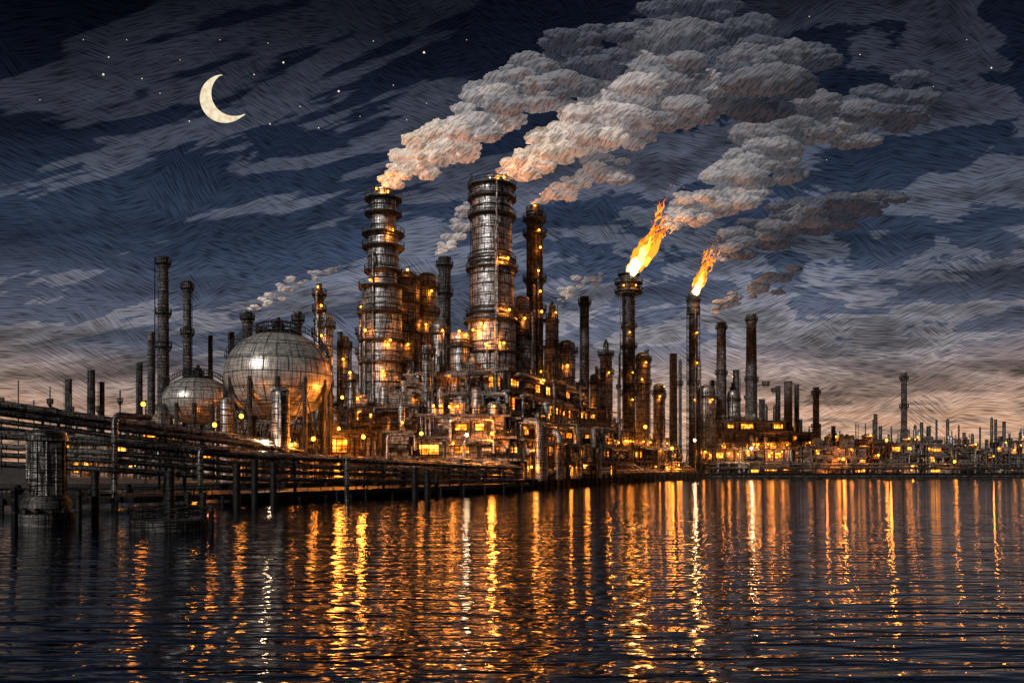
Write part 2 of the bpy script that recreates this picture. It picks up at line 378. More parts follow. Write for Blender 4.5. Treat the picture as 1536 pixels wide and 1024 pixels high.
# ---------- process blocks ----------
def block(label,loc,rot,w,d,h,levels,seed,pwin=0.35,plamp=0.2,bay=5.0,name='process_building',group='process buildings',roof=True,lampr=0.27,sides=('front','left','right'),step=0.0,P=520,cap=9,thin=1.0):
    r=random.Random(seed); e=thing(name,label,'industrial building',loc,rot,group)
    lh=h/levels; ov=1.3; lit=[0]
    I=lambda lv: step*lv
    mb=MB()
    for lv in range(levels):
        s=I(lv); mb.box(s,w-s,s,d,lh*lv+(.002 if lv else 0),lh*(lv+1)-0.551)
    def face(fn):
        if fn=='front': return w,(lambda u,o,z:(u,-o,z))
        if fn=='left': return d,(lambda u,o,z:(-o,d-u,z))
        return d,(lambda u,o,z:(w+o,u,z))
    def fbox(mb,T,u0,u1,o0,o1,z0,z1):
        a=T(u0,o0,z0);b=T(u1,o1,z1)
        mb.box(min(a[0],b[0]),max(a[0],b[0]),min(a[1],b[1]),max(a[1],b[1]),z0,z1)
    for fn in sides:
        L,T=face(fn)
        for lv in range(levels):
            s=I(lv); u=0.6+s
            while u<L-0.5-s:
                fbox(mb,T,u,u+0.14,0.002-s,0.12-s,lh*lv+.1,lh*(lv+1)-0.56); u+=r.choice((1.2,1.7,2.6))
    part(e,'wall',mb,M['wall'],smooth=False)
    fr=MB()
    for lv in range(1,levels+1):
        z=lh*lv; s=I(lv-1); g=(ov if lv<levels else 0.9)-s
        dk=MB(); dk.box(-g,w+g,-g,d+g+s,z-0.55,z)
        p=part(e,'deck',dk,M['deck'],smooth=False)
        rl=MB()
        for fn in sides:
            L,T=face(fn)
            for zz,t in ((1.15,0.12),(0.65,0.08)): fbox(rl,T,-g+.1,L+g-.1,g-.15,g-.15+t,z+zz,z+zz+t)
            u=-g+0.2
            while u<L+g: fbox(rl,T,u,u+0.12,g-.16,g-.06,z,z+1.2); u+=1.8
        part(p,'railing',rl,M['black'],smooth=False)
    for fn in sides:
        L,T=face(fn)
        for lv in range(levels):
            s=I(lv); U0=s;U1=L-s; nb=max(1,int((U1-U0)/(bay*r.uniform(.7,1.35)))); bw=(U1-U0)/nb; z0=lh*lv
            for i in range(nb+1):
                u=min(max(U0+i*bw,U0+0.25),U1-0.25)
                fbox(fr,T,u-0.2,u+0.2,ov-0.7-s,ov-0.3-s,z0+0.002,z0+lh-0.552)
            for q in range(r.randint(1,2)):
                rr=r.uniform(.18,.48)*thin; a0=U0+r.uniform(0,.35)*(U1-U0); a1=U1-r.uniform(0,.35)*(U1-U0)
                if a1-a0<2: continue
                zz=z0+lh-.75-q*.95-rr; oo=ov+.05+rr-s+.45-(.5 if q else 0)
                pm=MB(); pm.tube(bend([T(a0,0.1-s,zz),T(a0,oo,zz),T(a1,oo,zz),T(a1,0.1-s,zz)],.6),rr,8); part(e,'service_pipe',pm,M['pipe' if r.random()<.55 else 'pipedark'])
            for i in range(nb):
                u0=U0+i*bw; k=r.random()
                if k<pwin:
                    ww=bw*r.uniform(0.3,0.8); hh=(lh-.9)*r.uniform(0.35,0.7); uc=u0+bw*r.uniform(.46,.54); zc=z0+(lh-.5)*r.uniform(.42,.5)
                    wm=MB(); fbox(wm,T,uc-ww/2,uc+ww/2,0.14-s,0.2-s,zc-hh/2,zc+hh/2)
                    wm.mi=1; npn=max(1,int(ww/1.0))
                    for q in range(npn+1):
                        uu=uc-ww/2+ww*q/npn; fbox(wm,T,uu-0.08,uu+0.08,0.18-s,0.3-s,zc-hh/2,zc+hh/2)
                    for zz in (zc-hh/2,zc,zc+hh/2): fbox(wm,T,uc-ww/2-.14,uc+ww/2+.14,0.17-s,0.31-s,zz-0.08,zz+0.08)
                    part(e,'window',wm,[M['win'],M['black']],smooth=False)
                elif k<pwin+0.4:
                    dm=MB(); rr=r.uniform(0.6,lh*0.25); uc=u0+bw/2; ll=bw*0.8; oc=ov*.3+rr*.3-s
                    if r.random()<0.6: dm.tube([T(uc-ll/2,oc,z0+lh*.35),T(uc-ll/2+.3,oc,z0+lh*.35),T(uc+ll/2-.3,oc,z0+lh*.35),T(uc+ll/2,oc,z0+lh*.35)],rr,12,rads=[rr*.5,rr,rr,rr*.5])
                    else:
                        for q in range(r.randint(2,3)):
                            uu=u0+bw*(q+1)/4; dm.tube([T(uu,0.5-s,z0+0.1),T(uu,0.5-s,z0+lh-0.6)],r.uniform(0.18,0.4),6)
                    part(e,'equipment_drum',dm,M['pipe' if r.random()<.5 else 'pipedark'])
                if r.random()<plamp:
                    on=lit[0]<cap; lit[0]+=1
                    p=T(u0+bw*r.uniform(.2,.8),ov+0.3-s,z0+lh*r.uniform(.5,.75)); q=T(0,1.0,0); q0=T(0,0,0)
                    if on: lamp(e,p,lampr,P=P,off=(q[0]-q0[0],q[1]-q0[1],-.2))
        for q in range(int(L/8)+1):
            u=r.uniform(0,L*0.8); u2=min(L,u+r.uniform(3,14)); z1=lh*r.randint(1,levels)-r.uniform(0.8,1.3); z2=max(0.3,z1-lh*r.randint(1,2)); rr=r.uniform(0.22,0.6)*thin
            s=I(int(max(0,z2-lh*.5)/lh)) if step else 0
            oo=ov+rr+r.uniform(0.02,0.5)-s+.5
            pm=MB(); pm.tube(bend([T(u,oo,z2),T(u,oo,z1),T(u2,oo,z1),T(u2,oo,max(0.2,z1-lh*r.uniform(.3,.9)))],0.9),rr,8)
            part(e,'pipe',pm,M['pipe' if r.random()<.5 else 'pipedark'])
    part(e,'steel_frame',fr,M['black'])
    if roof:
        s=I(levels-1)
        for q in range(int(w*d/34)+3):
            x=r.uniform(1.5+s,w-1.5-s);y=r.uniform(1.5+s,max(2+s,min(d-1.5,d*0.8))); k=r.random(); z=h+0.002; rm=MB()
            if k<0.45:
                rr=r.uniform(0.5,1.3);hh=r.uniform(2,6); rm.lathe([(rr,z),(rr,z+hh),(rr*.7,z+hh+rr*.4),(rr*.2,z+hh+rr*.5)],14,(x,y,0)); part(e,'roof_tank',rm,M['silver_small'])
            elif k<0.65:
                hh=r.uniform(1.4,2.8); rm.box(x-1.6,x+1.6,y-1.2,y+1.2,z,z+hh); rm.box(x-1.75,x+1.75,y-1.35,y+1.35,z+hh,z+hh+.2); rm.box(x-1.0,x+.2,y-0.8,y+.4,z+hh+.2,z+hh+.9); part(e,'roof_cabin',rm,M['wall'],smooth=False)
            elif k<.82:
                rr=r.uniform(.6,1.1); rm.tube([(x-2.4,y,z+1.4),(x-2,y,z+1.4),(x+2,y,z+1.4),(x+2.4,y,z+1.4)],rr,12,rads=[rr*.5,rr,rr,rr*.5]); rm.box(x-1.5,x-1.2,y-.5,y+.5,z,z+1); rm.box(x+1.2,x+1.5,y-.5,y+.5,z,z+1); part(e,'roof_drum',rm,M['pipe'])
            else:
                hh=r.uniform(3,8); rm.tube([(x,y,z),(x,y,z+hh)],r.uniform(.12,.3),8); rm.lathe([(.35,z+hh*.8),(.35,z+hh*.86)],8,(x,y,0)); part(e,'vent_pipe',rm,M['pipedark'])
            if r.random()<plamp*1.2: lamp(e,(x,y-1.9,z+1.8),lampr,P=P*.7)
    return e
A65=math.radians(65)
def at(px,Y): return (X(px,Y),Y,GZ)
big='multi storey process building with glowing windows and pipes'
block('stepped multi storey process building at the heart of the plant',at(766,184),A65,54,29,26.0,5,11,0.40,0.18,step=.5,cap=16,thin=1.2,P=800)
block('broad lower process building with bright windows, fronting the water',at(784,175),A65,64,22,14.0,3,12,0.42,0.24,step=.9,cap=16,thin=1.3,P=700)
block('low pipe clad process building with lit bays beside the water',at(612,172),math.radians(4),23,9,14.5,3,13,0.45,0.25,step=.9,cap=8,P=600)
block('low pipe clad process building with flat railed roof',at(440,160),math.radians(12),24,12,10.5,2,14,0.45,0.25,step=.6,cap=6,P=600)
block(big,at(508,182),math.radians(6),20,14,17.5,4,15,0.4,0.2,step=.6,P=800)
block(big,at(590,192),math.radians(8),26,14,23,4,16,0.4,0.2,step=.5,P=800)
block(big,at(868,250),math.radians(50),22,18,22,5,17,0.4,0.2,step=.6,P=800)
c0=Vector(at(784,175)); du=Vector((math.cos(A65),math.sin(A65),0)); dn_=Vector((du.y,-du.x,0))
for s_,hh_,r_ in ((3,13,.9),(6,12,.7),(15,11,.9),(27,13,.9),(44,10,.8)):
    q=c0+du*s_+dn_*2.6; mb=MB(); mb.tube(bend([(0,0,0),(0,0,hh_),tuple(-dn_*4+Vector((0,0,hh_)))],1.6,5),r_,14)
    for zz in (1.5,5,8.5): mb.lathe([(r_*1.15,zz),(r_*1.15,zz+.25)],14)
    o_=obj('duct',mb,M['pipe']); o_.location=q; meta(o_,'thick steel duct running down the waterside wall','duct','wall ducts')
SD=Vector((54,97,0)).normalized(); SN=Vector((-SD.y,SD.x,0)); SA=math.atan2(SD.y,SD.x)
def sh(t,inland): q=Vector((26,236,0))+Vector((54,97,0))*t+SN*inland; return (q.x,q.y,GZ)
block('low waterside process building with pipes along its front',sh(.02,7),SA,40,14,9.5,2,18,0.55,0.25,step=.7,cap=9,P=700)
block('low waterside process building with pipes along its front',sh(.42,7),SA,56,13,10.5,2,20,0.55,0.25,step=.6,cap=9,P=700)
block(big,sh(.14,24),SA,26,24,17,4,19,0.45,0.22,step=.6,P=900)
block(big,sh(.5,24),SA,24,26,19,4,27,0.45,0.22,step=.6,P=900)
block(big,sh(.82,22),SA,20,24,18,4,28,0.45,0.22,step=.6,P=900)
a7=math.radians(6.5)
block('low waterside process building with pipes along its front',(86,341,GZ),a7,36,10,11,2,22,0.55,0.25,step=.5,cap=8,P=900)
block(big,(84,354,GZ),a7,44,18,24,5,21,0.4,0.2,step=.8,cap=10,P=1100)
block('low waterside process building with flat roof',(125,346,GZ),a7,30,12,12,3,23,0.4,0.2,P=900)
block(big,(118,364,GZ),a7,22,16,19,4,29,0.35,0.2,P=900)
block('dark process building behind spherical tanks',at(205,205),math.radians(4),30,14,14,3,24,0.2,0.15)
block('dark process building behind spherical tanks',at(345,205),math.radians(4),30,14,20,4,25,0.25,0.2)
block('low dark process building inland of pipelines',at(60,240),0,38,14,12,2,26,0.1,0.08)
for i in range(13):
    px=1235+i*25+R.uniform(-6,6); Y=366+R.uniform(0,50); w=R.uniform(9,18)
    block('small distant process unit with lights along the far shore',at(px,Y),math.radians(R.uniform(-10,10)),w,8,R.uniform(6,17),R.choice((2,3)),40+i,0.3,0.14,lampr=.4,name='process_unit',group='distant process units',sides=('front','left'),cap=1,P=900)
for i in range(48):
    px=1195+i*7.4+R.uniform(-5,5); Y=R.uniform(380,470)
    tower('slim_stack','slim distant stack on the far shore','stack',px,Y,[(R.uniform(2,5.5),R.uniform(628,678))],[690-R.uniform(5,30)],'stack',group='slim distant stacks',top=R.choice(('open','cone')),lamps=[(0,R.uniform(655,692))] if R.random()<.45 else [],n=10,ladder=False,pw=.8,P=0)
for i in range(18):
    px=0+i*26+R.uniform(-8,8); Y=R.uniform(260,330)
    tower('slim_stack','slim dark stack on the skyline','stack',px,Y,[(R.uniform(1.6,4),R.uniform(530,600)+ (40 if px<180 else 0))],[R.uniform(600,620)],'stack',group='slim distant stacks',top='open',n=10,ladder=False,pw=.8)
for i in range(30):
    px=470+i*24+R.uniform(-8,8); Y=R.uniform(215,300) if px<900 else R.uniform(365,400)
    tower('slim_stack','slim dark stack on the skyline','stack',px,Y,[(R.uniform(3,7),R.uniform(505,570)+max(0,(px-850)*0.15))],[R.uniform(575,600)],'stack',group='slim distant stacks',top=R.choice(('open','cone')),n=10,ladder=False,pw=.8,lamps=[(0,R.uniform(560,640))] if R.random()<.4 else [],P=0)
# ---------- lamp posts on the waterfront ----------
for px,py,wh,P in [(545,655,0,2600),(738,650,0,3800),(912,664,0,4600),(968,640,0,700),(1008,672,0,2200),(1042,660,1,2800),(1127,672,1,2800),(322,637,0,400),(362,624,0,400),
    (470,658,0,300),(405,662,1,2600),(632,650,0,400),(700,652,1,600),(840,655,0,700),(1265,688,0,3000),(1330,660,0,3000),(1432,692,0,900),(215,606,0,400)]:
    Y=coastY(px)+2.5; x=X(px,Y); z=Z(py,Y)-GZ
    e=thing('lamp_post','steel lamp post with a glowing globe on the quay','lamp post',(x,Y,GZ),group='waterfront lamp posts')
    mb=MB(); mb.tube([(0,0.9,0),(0,0.9,z+0.75)],0.13,6); mb.lathe([(.4,0),(.3,.5)],8,(0,.9,0)); part(e,'pole',mb,M['black'])
    lamp(e,(0,0,z),0.38 if Y<260 else 0.58,bool(wh),P=P,off=(0,-1.6,-.2))
# ---------- quay-edge pipelines on land ----------
def pipeline(pts,r,mat='pipe',label='long steel pipeline with bolted flanges on trestles',group='pipelines'):
    P=bend(pts,2.0); mb=MB(); mb.tube(P,r,12)
    o=thing('pipeline',label,'pipeline',tuple(pts[0]),group=group)
    off=Vector(pts[0]); mb.v=[tuple(Vector(v)-off) for v in mb.v]
    part(o,'pipe',mb,M[mat])
    fb=MB()
    for a,b in zip(pts,pts[1:]):
        a=Vector(a)-off;b=Vector(b)-off; L=(b-a).length; k=int(L/6); d=(b-a).normalized()
        for i in range(1,k):
            c=a+d*(L*i/k); fb.tube([c-d*.13,c+d*.13],r*1.3,12)
    if fb.v: part(o,'flanges',fb,M['dark'])
    return o
coast=[(-4,173),(3,175.5),(25,238),(79,336)]
for k in range(7):
    pts=[(x-0.8*k-1.0,y+0.5*k+1,GZ+1.0+0.8*k*.7+(k%2)*.3) for x,y in [(-22,156)]+coast]
    pipeline(pts,(0.5,.36,.55,.4,.5,.36,.45)[k],'pipe' if k%2 or k==4 else 'pipedark')
pipeline([(82,338,4.5),(245,356,4.5),(330,362,4.5)],0.6,'pipedark'); pipeline([(84,340,6.2),(245,358,6.2),(330,364,6.2)],0.45,'pipe')
def along(pts,step):
    out=[]
    for a,b in zip(pts,pts[1:]):
        a=Vector(a);b=Vector(b);L=(b-a).length;k=max(1,int(L/step))
        for i in range(k): out.append((a.lerp(b,(i+.5)/k),(b-a).normalized()))
    return out
def trestle(p,d,top,w,base):
    e=thing('pipe_trestle','dark steel trestle carrying pipelines','trestle',(p.x,p.y,base),math.atan2(d.y,d.x),'pipe trestles')
    mb=MB()
    for s in (-1,1): mb.tube([(0,s*w,0),(0,s*w*0.9,top-base)],0.2,8)
    part(e,'legs',mb,M['black'])
    mb=MB(); mb.box(-.25,.25,-w-.6,w+.6,top-base,top-base+.4); part(e,'crossbeam',mb,M['dark'],smooth=False)
for p,d in along([(84,338,0),(245,356,0),(330,362,0)],14): trestle(p,d,3.7,1.4,GZ)
for p,d in along([(x-2.5,y+1.5,0) for x,y in coast],9): trestle(p,d,2.45,1.6,GZ)
def off_path(pts,o):
    out=[]
    for i,p in enumerate(pts):
        a=Vector(pts[max(0,i-1)]);b=Vector(pts[min(len(pts)-1,i+1)]); d=(b-a); d.z=0; d.normalize(); n=Vector((-d.y,d.x,0))
        out.append(tuple(Vector(p)+n*o)) 
    return out
def pp(px,py,Y): return (X(px,Y),Y,Z(py,Y))
up=[pp(-260,588,92),pp(-20,604,98),pp(175,632,110),pp(350,655,128),pp(445,668,142)]
for k,(o_,r_,m_,dz) in enumerate([(0,.5,'pipe',0),(1.5,.6,'pipedark',0.1),(3.0,.5,'pipe',0.05),(4.6,.6,'pipedark',.1),(-1.3,.4,'pipedark',-1.1),(-1.0,.34,'pipe',-2.1),(-1.2,.3,'pipedark',-3.0)]):
    pipeline([(a,b,c+dz) for a,b,c in off_path(up,o_)],r_,m_)
lo_=[pp(-60,648,86),pp(172,663,92),pp(350,681,105),pp(620,694,138),pp(775,701,169)]
for k,(o_,r_,m_,dz) in enumerate([(0,.5,'pipe',0),(1.4,.42,'pipe',0.0),(2.7,.5,'pipedark',0.1),(-1.3,.34,'pipedark',-.2),(-1.0,.34,'pipe',-1.3),(-1.2,.3,'pipedark',-2.2),(-1.6,.34,'pipedark',-3.2)]):
    pipeline([(a,b,max(2.2+.35*(k%3),c+dz)) for a,b,c in off_path(lo_,o_)],r_,m_)
for p,d in along(up,20): 
    n=Vector((-d.y,d.x,0)); q=p+n*1.6; trestle(q,d,p.z-1.0,2.9,1.6 if q.y<122 else GZ)
for p,d in along(lo_,15): 
    n=Vector((-d.y,d.x,0)); q=p+n*0.7; trestle(q,d,p.z-1.0,2.1,1.6)
e=thing('pier','low dark timber and steel pier carrying pipelines over the water','pier',(0,0,0))
wk=MB(); rl=MB(); pl=MB()
wp=[Vector((a,b,1.6)) for a,b,c in off_path(lo_,1.4)]
wp[0]=wp[0]+(wp[0]-wp[1])*.4
for a,b in zip(wp,wp[1:]):
    d=(b-a); n=Vector((-d.y,d.x,0)).normalized()*4.6; t=Vector((0,0,-.7))
    c=[a+n*2.2,b+n*2.2,b-n,a-n]; wk.add(c+[q+t for q in c],[(0,3,2,1),(4,5,6,7),(0,1,5,4),(1,2,6,5),(2,3,7,6),(3,0,4,7)])
    for hh in (.6,1.1): rl.tube([a-n*.97+Vector((0,0,hh)),b-n*.97+Vector((0,0,hh))],.05,4)
    k=int(d.length/2.5)
    for i in range(k): q=a.lerp(b,i/k)-n*.97; rl.tube([q,q+Vector((0,0,1.1))],.05,4)
    k=int(d.length/6)
    for i in range(k): q=a.lerp(b,(i+.5)/k)-n*1.02; pl.tube([q-Vector((0,0,3.5)),q+Vector((0,0,.05))],.22,8)
part(e,'deck',wk,M['black'],smooth=False); part(e,'railing',rl,M['black']); part(e,'piles',pl,M['black'])
for px,yt,yb,Y,r_ in [(172,622,696,91,.36),(300,672,735,98,.34),(690,690,722,150,.4),(520,688,730,118,.35)]:
    a=pp(px,yt,Y);b=pp(px,yb,Y); mb=MB(); mb.tube(bend([(1.5,5.5,a[2]-b[2]+.0),(0,0,a[2]-b[2]),(0,0,-6)],1.0,5),r_,12)
    for zz in (0,1.2,2.4): mb.lathe([(r_*1.35,zz),(r_*1.35,zz+.2)],12)
    e=obj('riser_pipe',mb,M['pipedark']); e.location=b; meta(e,'steel riser pipe bending down beside the jetty','pipe','jetty riser pipes')
# ---------- dolphins and piles ----------
def dolphin(px,ytop,Y,w,wb):
    e=thing('mooring_dolphin','huge dark steel mooring bollard on a flanged round footing','mooring bollard',(X(px,Y),Y,0))
    r=W(w,Y)/2; rb=W(wb,Y)/2; zt=Z(ytop,Y)
    mb=MB(); mb.lathe([(r,-2),(r,zt-1.0)],32)
    for k in range(12):
        a=2*math.pi*k/12; mb.tube([((r+.02)*math.cos(a),(r+.02)*math.sin(a),2),((r+.02)*math.cos(a),(r+.02)*math.sin(a),zt-1)],.09,5)
    part(e,'body',mb,M['pipedark'])
    mb=MB(); mb.lathe([(r*1.02,zt-1.0),(r*1.16,zt-.9),(r*1.16,zt-.45),(r*1.05,zt-.4),(r*1.05,zt-.1),(r*.7,zt+.05)],32); part(e,'cap',mb,M['pipedark'])
    mb=MB(); mb.lathe([(rb,-2),(rb,.9),(rb*.96,1.1),(rb*.75,1.3),(rb*.72,2.1),(r*1.1,2.6)],32)
    for k in range(14):
        a=2*math.pi*k/14; mb.lathe([(.22,1.0),(.22,1.5),(.1,1.6)],8,(rb*.88*math.cos(a),rb*.88*math.sin(a),0))
    part(e,'footing',mb,M['dark'])
dolphin(70,645,68,50,92)
for px,yt,yb,w in [(143,705,788,11),(255,706,792,13),(282,738,788,9),(305,738,795,10),(355,694,762,11),(382,688,758,10),(410,692,757,10),(604,703,744,9),(622,700,748,9),(641,704,756,9),(655,712,746,7),(317,760,800,8),(22,730,795,9),(118,735,790,9)]:
    Y=6000/(yb-700); mb=MB(); r=W(w,Y)/2; zt=Z(yt,Y)
    mb.lathe([(r,-2),(r,zt-.5),(r*1.18,zt-.45),(r*1.18,zt-.1),(r*.8,zt)],14)
    for zz in (1.2,2.2):
        if zz<zt-1: mb.lathe([(r*1.02,zz),(r*1.12,zz+.05),(r*1.12,zz+.25),(r*1.02,zz+.3)],14,caps=False)
    o=obj('mooring_pile',mb,M['black']); o.location=(X(px,Y),Y,0); meta(o,'dark weathered pile standing in the water','pile','mooring piles')
for px,yb,w,h_ in [(245,797,120,.9),(382,752,88,.8)]:
    Y=6000/(yb-700); r=W(w,Y)/2
    e=thing('mooring_platform','low round dark mooring platform just above the water','platform',(X(px,Y),Y+r*.5,0),group='mooring platforms')
    mb=MB(); mb.lathe([(r*.96,-1),(r,.1),(r,h_),(r*.97,h_),(r*.97,h_-.1)],36); part(e,'deck',mb,M['dark'])
    mb=MB(); mb.ring(r*.97,h_+.9,.06,36); mb.ring(r*.97,h_+.5,.05,36)
    for k in range(18):
        a=2*math.pi*k/18; mb.tube([(r*.97*math.cos(a),r*.97*math.sin(a),h_),(r*.97*math.cos(a),r*.97*math.sin(a),h_+.9)],.05,4)
    part(e,'railing',mb,M['dark'])
# ---------- land and water ----------
poly=[(x,y) for x,y in shore]+[(4000,6000),(-4000,6000)]
mb=MB(); n=len(poly); mb.add([(x,y,GZ) for x,y in poly]+[(x,y,-3) for x,y in poly],[tuple(range(n))]+[(i,i+n,(i+1)%n+n,(i+1)%n) for i in range(n)])
g=obj('ground',mb,M['concrete'],smooth=False); g['kind']='structure'
mb=MB()
for a,b in zip(shore[1:-1],shore[2:-1]):
    a=Vector((*a,0));b=Vector((*b,0));d=(b-a).normalized();n_=Vector((d.y,-d.x,0))
    for z0,z1,t in ((GZ-.5,GZ+.35,.35),(0.3,.8,.25)):
        c=[a,b,b+n_*t,a+n_*t]; mb.add([(q.x,q.y,z0) for q in c]+[(q.x,q.y,z1) for q in c],[(0,3,2,1),(4,5,6,7),(0,1,5,4),(1,2,6,5),(2,3,7,6),(3,0,4,7)])
    L=(b-a).length; k=int(L/5)
    for i in range(k):
        q=a+(b-a)*((i+.5)/k)+n_*.5; mb.tube([(q.x,q.y,-2),(q.x,q.y,GZ+.2)],.32,8)
q=obj('quay_wall',mb,M['black']); meta(q,'dark quay wall with timber fenders along the waterline','quay wall')
wm,nt,o=newmat('water')
geo=nd(nt,'ShaderNodeNewGeometry'); pos=geo.outputs['Position']
def wn(sx,sy,rot,det=3.0,dist=0.6):
    m=nd(nt,'ShaderNodeMapping',{'Vector':pos,'Scale':(sx,sy,1),'Rotation':(0,0,rot)})
    return nd(nt,'ShaderNodeTexNoise',{'Vector':m.outputs[0],'Scale':1.0,'Detail':det,'Roughness':0.5,'Distortion':dist}).outputs[0]
a=wn(.22,.95,.06,1.0); b=wn(.05,.24,-.08,1.0); c=wn(.7,3.2,.1,1.0)
hh=math_(nt,'ADD',math_(nt,'MULTIPLY',a,.15),math_(nt,'MULTIPLY',b,.12)); hh=math_(nt,'ADD',hh,math_(nt,'MULTIPLY',c,.026))
bp=nd(nt,'ShaderNodeBump',{'Height':hh,'Strength':1.0,'Distance':1.0})
p=nd(nt,'ShaderNodeBsdfPrincipled',{'Base Color':(0.002,0.005,0.012,1),'Roughness':0.045,'IOR':1.22,'Normal':bp.outputs[0]})
nt.links.new(p.outputs[0],o.inputs[0])
mb=MB(); mb.add([(-9000,-3000,0),(9000,-3000,0),(9000,9000,0),(-9000,9000,0)],[(0,1,2,3)])
wt=obj('water',mb,wm,smooth=False); wt['kind']='structure'
# ---------- steam ----------
import bmesh
bmx=bmesh.new(); bmesh.ops.create_icosphere(bmx,subdivisions=4,radius=1)
IV=[v.co.copy() for v in bmx.verts]; IF=[tuple(v.index for v in f.verts) for f in bmx.faces]; bmx.free()
def lerp_stops(st,x):
    for (a,ca),(b,cb) in zip(st,st[1:]):
        if x<=b: f=(x-a)/(b-a); return tuple(p*(1-f)+q*f for p,q in zip(ca,cb))
    return st[-1][1]
SST=[(0,(0.98,0.84,0.70)),(.25,(0.84,0.77,0.73)),(.5,(0.52,0.51,0.54)),(.75,(0.28,0.29,0.335)),(1,(0.11,0.125,0.17))]  # first stops paint warm plant glow into fresh steam; later ones grey as it thins
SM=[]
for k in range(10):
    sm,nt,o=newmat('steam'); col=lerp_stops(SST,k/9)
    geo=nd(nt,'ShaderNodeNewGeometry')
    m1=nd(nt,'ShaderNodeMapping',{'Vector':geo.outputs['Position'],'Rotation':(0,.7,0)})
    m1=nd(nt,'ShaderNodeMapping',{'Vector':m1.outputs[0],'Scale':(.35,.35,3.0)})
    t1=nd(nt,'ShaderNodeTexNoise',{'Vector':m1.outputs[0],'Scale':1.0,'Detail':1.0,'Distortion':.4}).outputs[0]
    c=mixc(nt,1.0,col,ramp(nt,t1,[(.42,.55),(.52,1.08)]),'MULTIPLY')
    d=nd(nt,'ShaderNodeBsdfDiffuse',{'Color':c}); em=nd(nt,'ShaderNodeEmission',{'Color':c,'Strength':.20})  # steam self-glow: emission added in place of light scattered inside it
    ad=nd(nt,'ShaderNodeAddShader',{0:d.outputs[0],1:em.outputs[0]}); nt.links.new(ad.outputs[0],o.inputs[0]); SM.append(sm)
def plume(Y,path,n,seed,label,spread=.7,pf=.5):
    r=random.Random(seed); mb=MB()
    pts=[(Vector((X(a,Y),Y,Z(b,Y))),W(rad,Y),ag) for a,b,rad,ag in path]
    org=pts[0][0].copy()
    wts=[(pts[i+1][0]-pts[i][0]).length/max(.5,(pts[i][1]+pts[i+1][1])/2) for i in range(len(pts)-1)]; T=sum(wts)
    for k in range(n):
        u=(k+r.random())/n*T; i=0
        while i<len(wts)-1 and u>wts[i]: u-=wts[i]; i+=1
        f=min(1,u/wts[i]); P=pts[i][0].lerp(pts[i+1][0],f); rad=pts[i][1]*(1-f)+pts[i+1][1]*f; ag=pts[i][2]*(1-f)+pts[i+1][2]*f
        offs=Vector((r.gauss(0,1),r.gauss(0,.7),r.gauss(0,.7)))
        if offs.length>1.6: offs*=1.6/offs.length
        P=P+offs*rad*spread; pr=rad*pf*r.uniform(.4,1.05)
        s0=Vector((r.uniform(0,99),r.uniform(0,99),0))
        vs=[]
        for v in IV:
            q=v*1.3+s0; dsp=1+.25*(abs(noise.noise(q))*2-.4)+.18*abs(noise.noise(q*2.4))*2
            vs.append(Vector((v.x*(1.3+ag*.6),v.y,v.z*(.8-.2*ag)))*pr*dsp+P-org)
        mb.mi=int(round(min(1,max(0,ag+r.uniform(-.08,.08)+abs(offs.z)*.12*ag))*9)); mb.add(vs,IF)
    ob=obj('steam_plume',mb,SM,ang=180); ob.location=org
    meta(ob,label,'steam','steam plumes')
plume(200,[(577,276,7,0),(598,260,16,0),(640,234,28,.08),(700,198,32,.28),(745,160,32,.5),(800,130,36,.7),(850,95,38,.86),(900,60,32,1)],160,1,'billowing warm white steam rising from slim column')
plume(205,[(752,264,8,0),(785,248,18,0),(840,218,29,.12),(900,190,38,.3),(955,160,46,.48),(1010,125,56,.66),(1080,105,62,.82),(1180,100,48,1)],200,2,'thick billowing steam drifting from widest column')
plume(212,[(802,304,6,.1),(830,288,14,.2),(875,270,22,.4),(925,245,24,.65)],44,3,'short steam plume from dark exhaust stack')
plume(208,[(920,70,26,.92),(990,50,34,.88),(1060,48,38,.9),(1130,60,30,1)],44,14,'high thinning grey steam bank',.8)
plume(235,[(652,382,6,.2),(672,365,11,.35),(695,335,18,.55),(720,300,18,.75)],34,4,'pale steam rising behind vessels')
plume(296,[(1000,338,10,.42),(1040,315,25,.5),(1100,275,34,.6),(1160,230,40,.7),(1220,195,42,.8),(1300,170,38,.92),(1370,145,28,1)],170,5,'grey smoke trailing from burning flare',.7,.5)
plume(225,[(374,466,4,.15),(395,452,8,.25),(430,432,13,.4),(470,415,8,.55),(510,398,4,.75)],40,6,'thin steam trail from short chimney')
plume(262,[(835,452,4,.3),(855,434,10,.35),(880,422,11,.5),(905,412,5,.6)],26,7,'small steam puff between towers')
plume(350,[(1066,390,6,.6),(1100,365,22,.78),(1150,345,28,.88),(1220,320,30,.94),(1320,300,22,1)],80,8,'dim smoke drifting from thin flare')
plume(352,[(1072,470,6,.65),(1100,450,15,.7),(1150,430,17,.82),(1190,405,12,.95)],36,9,'faint smoke from chimney')
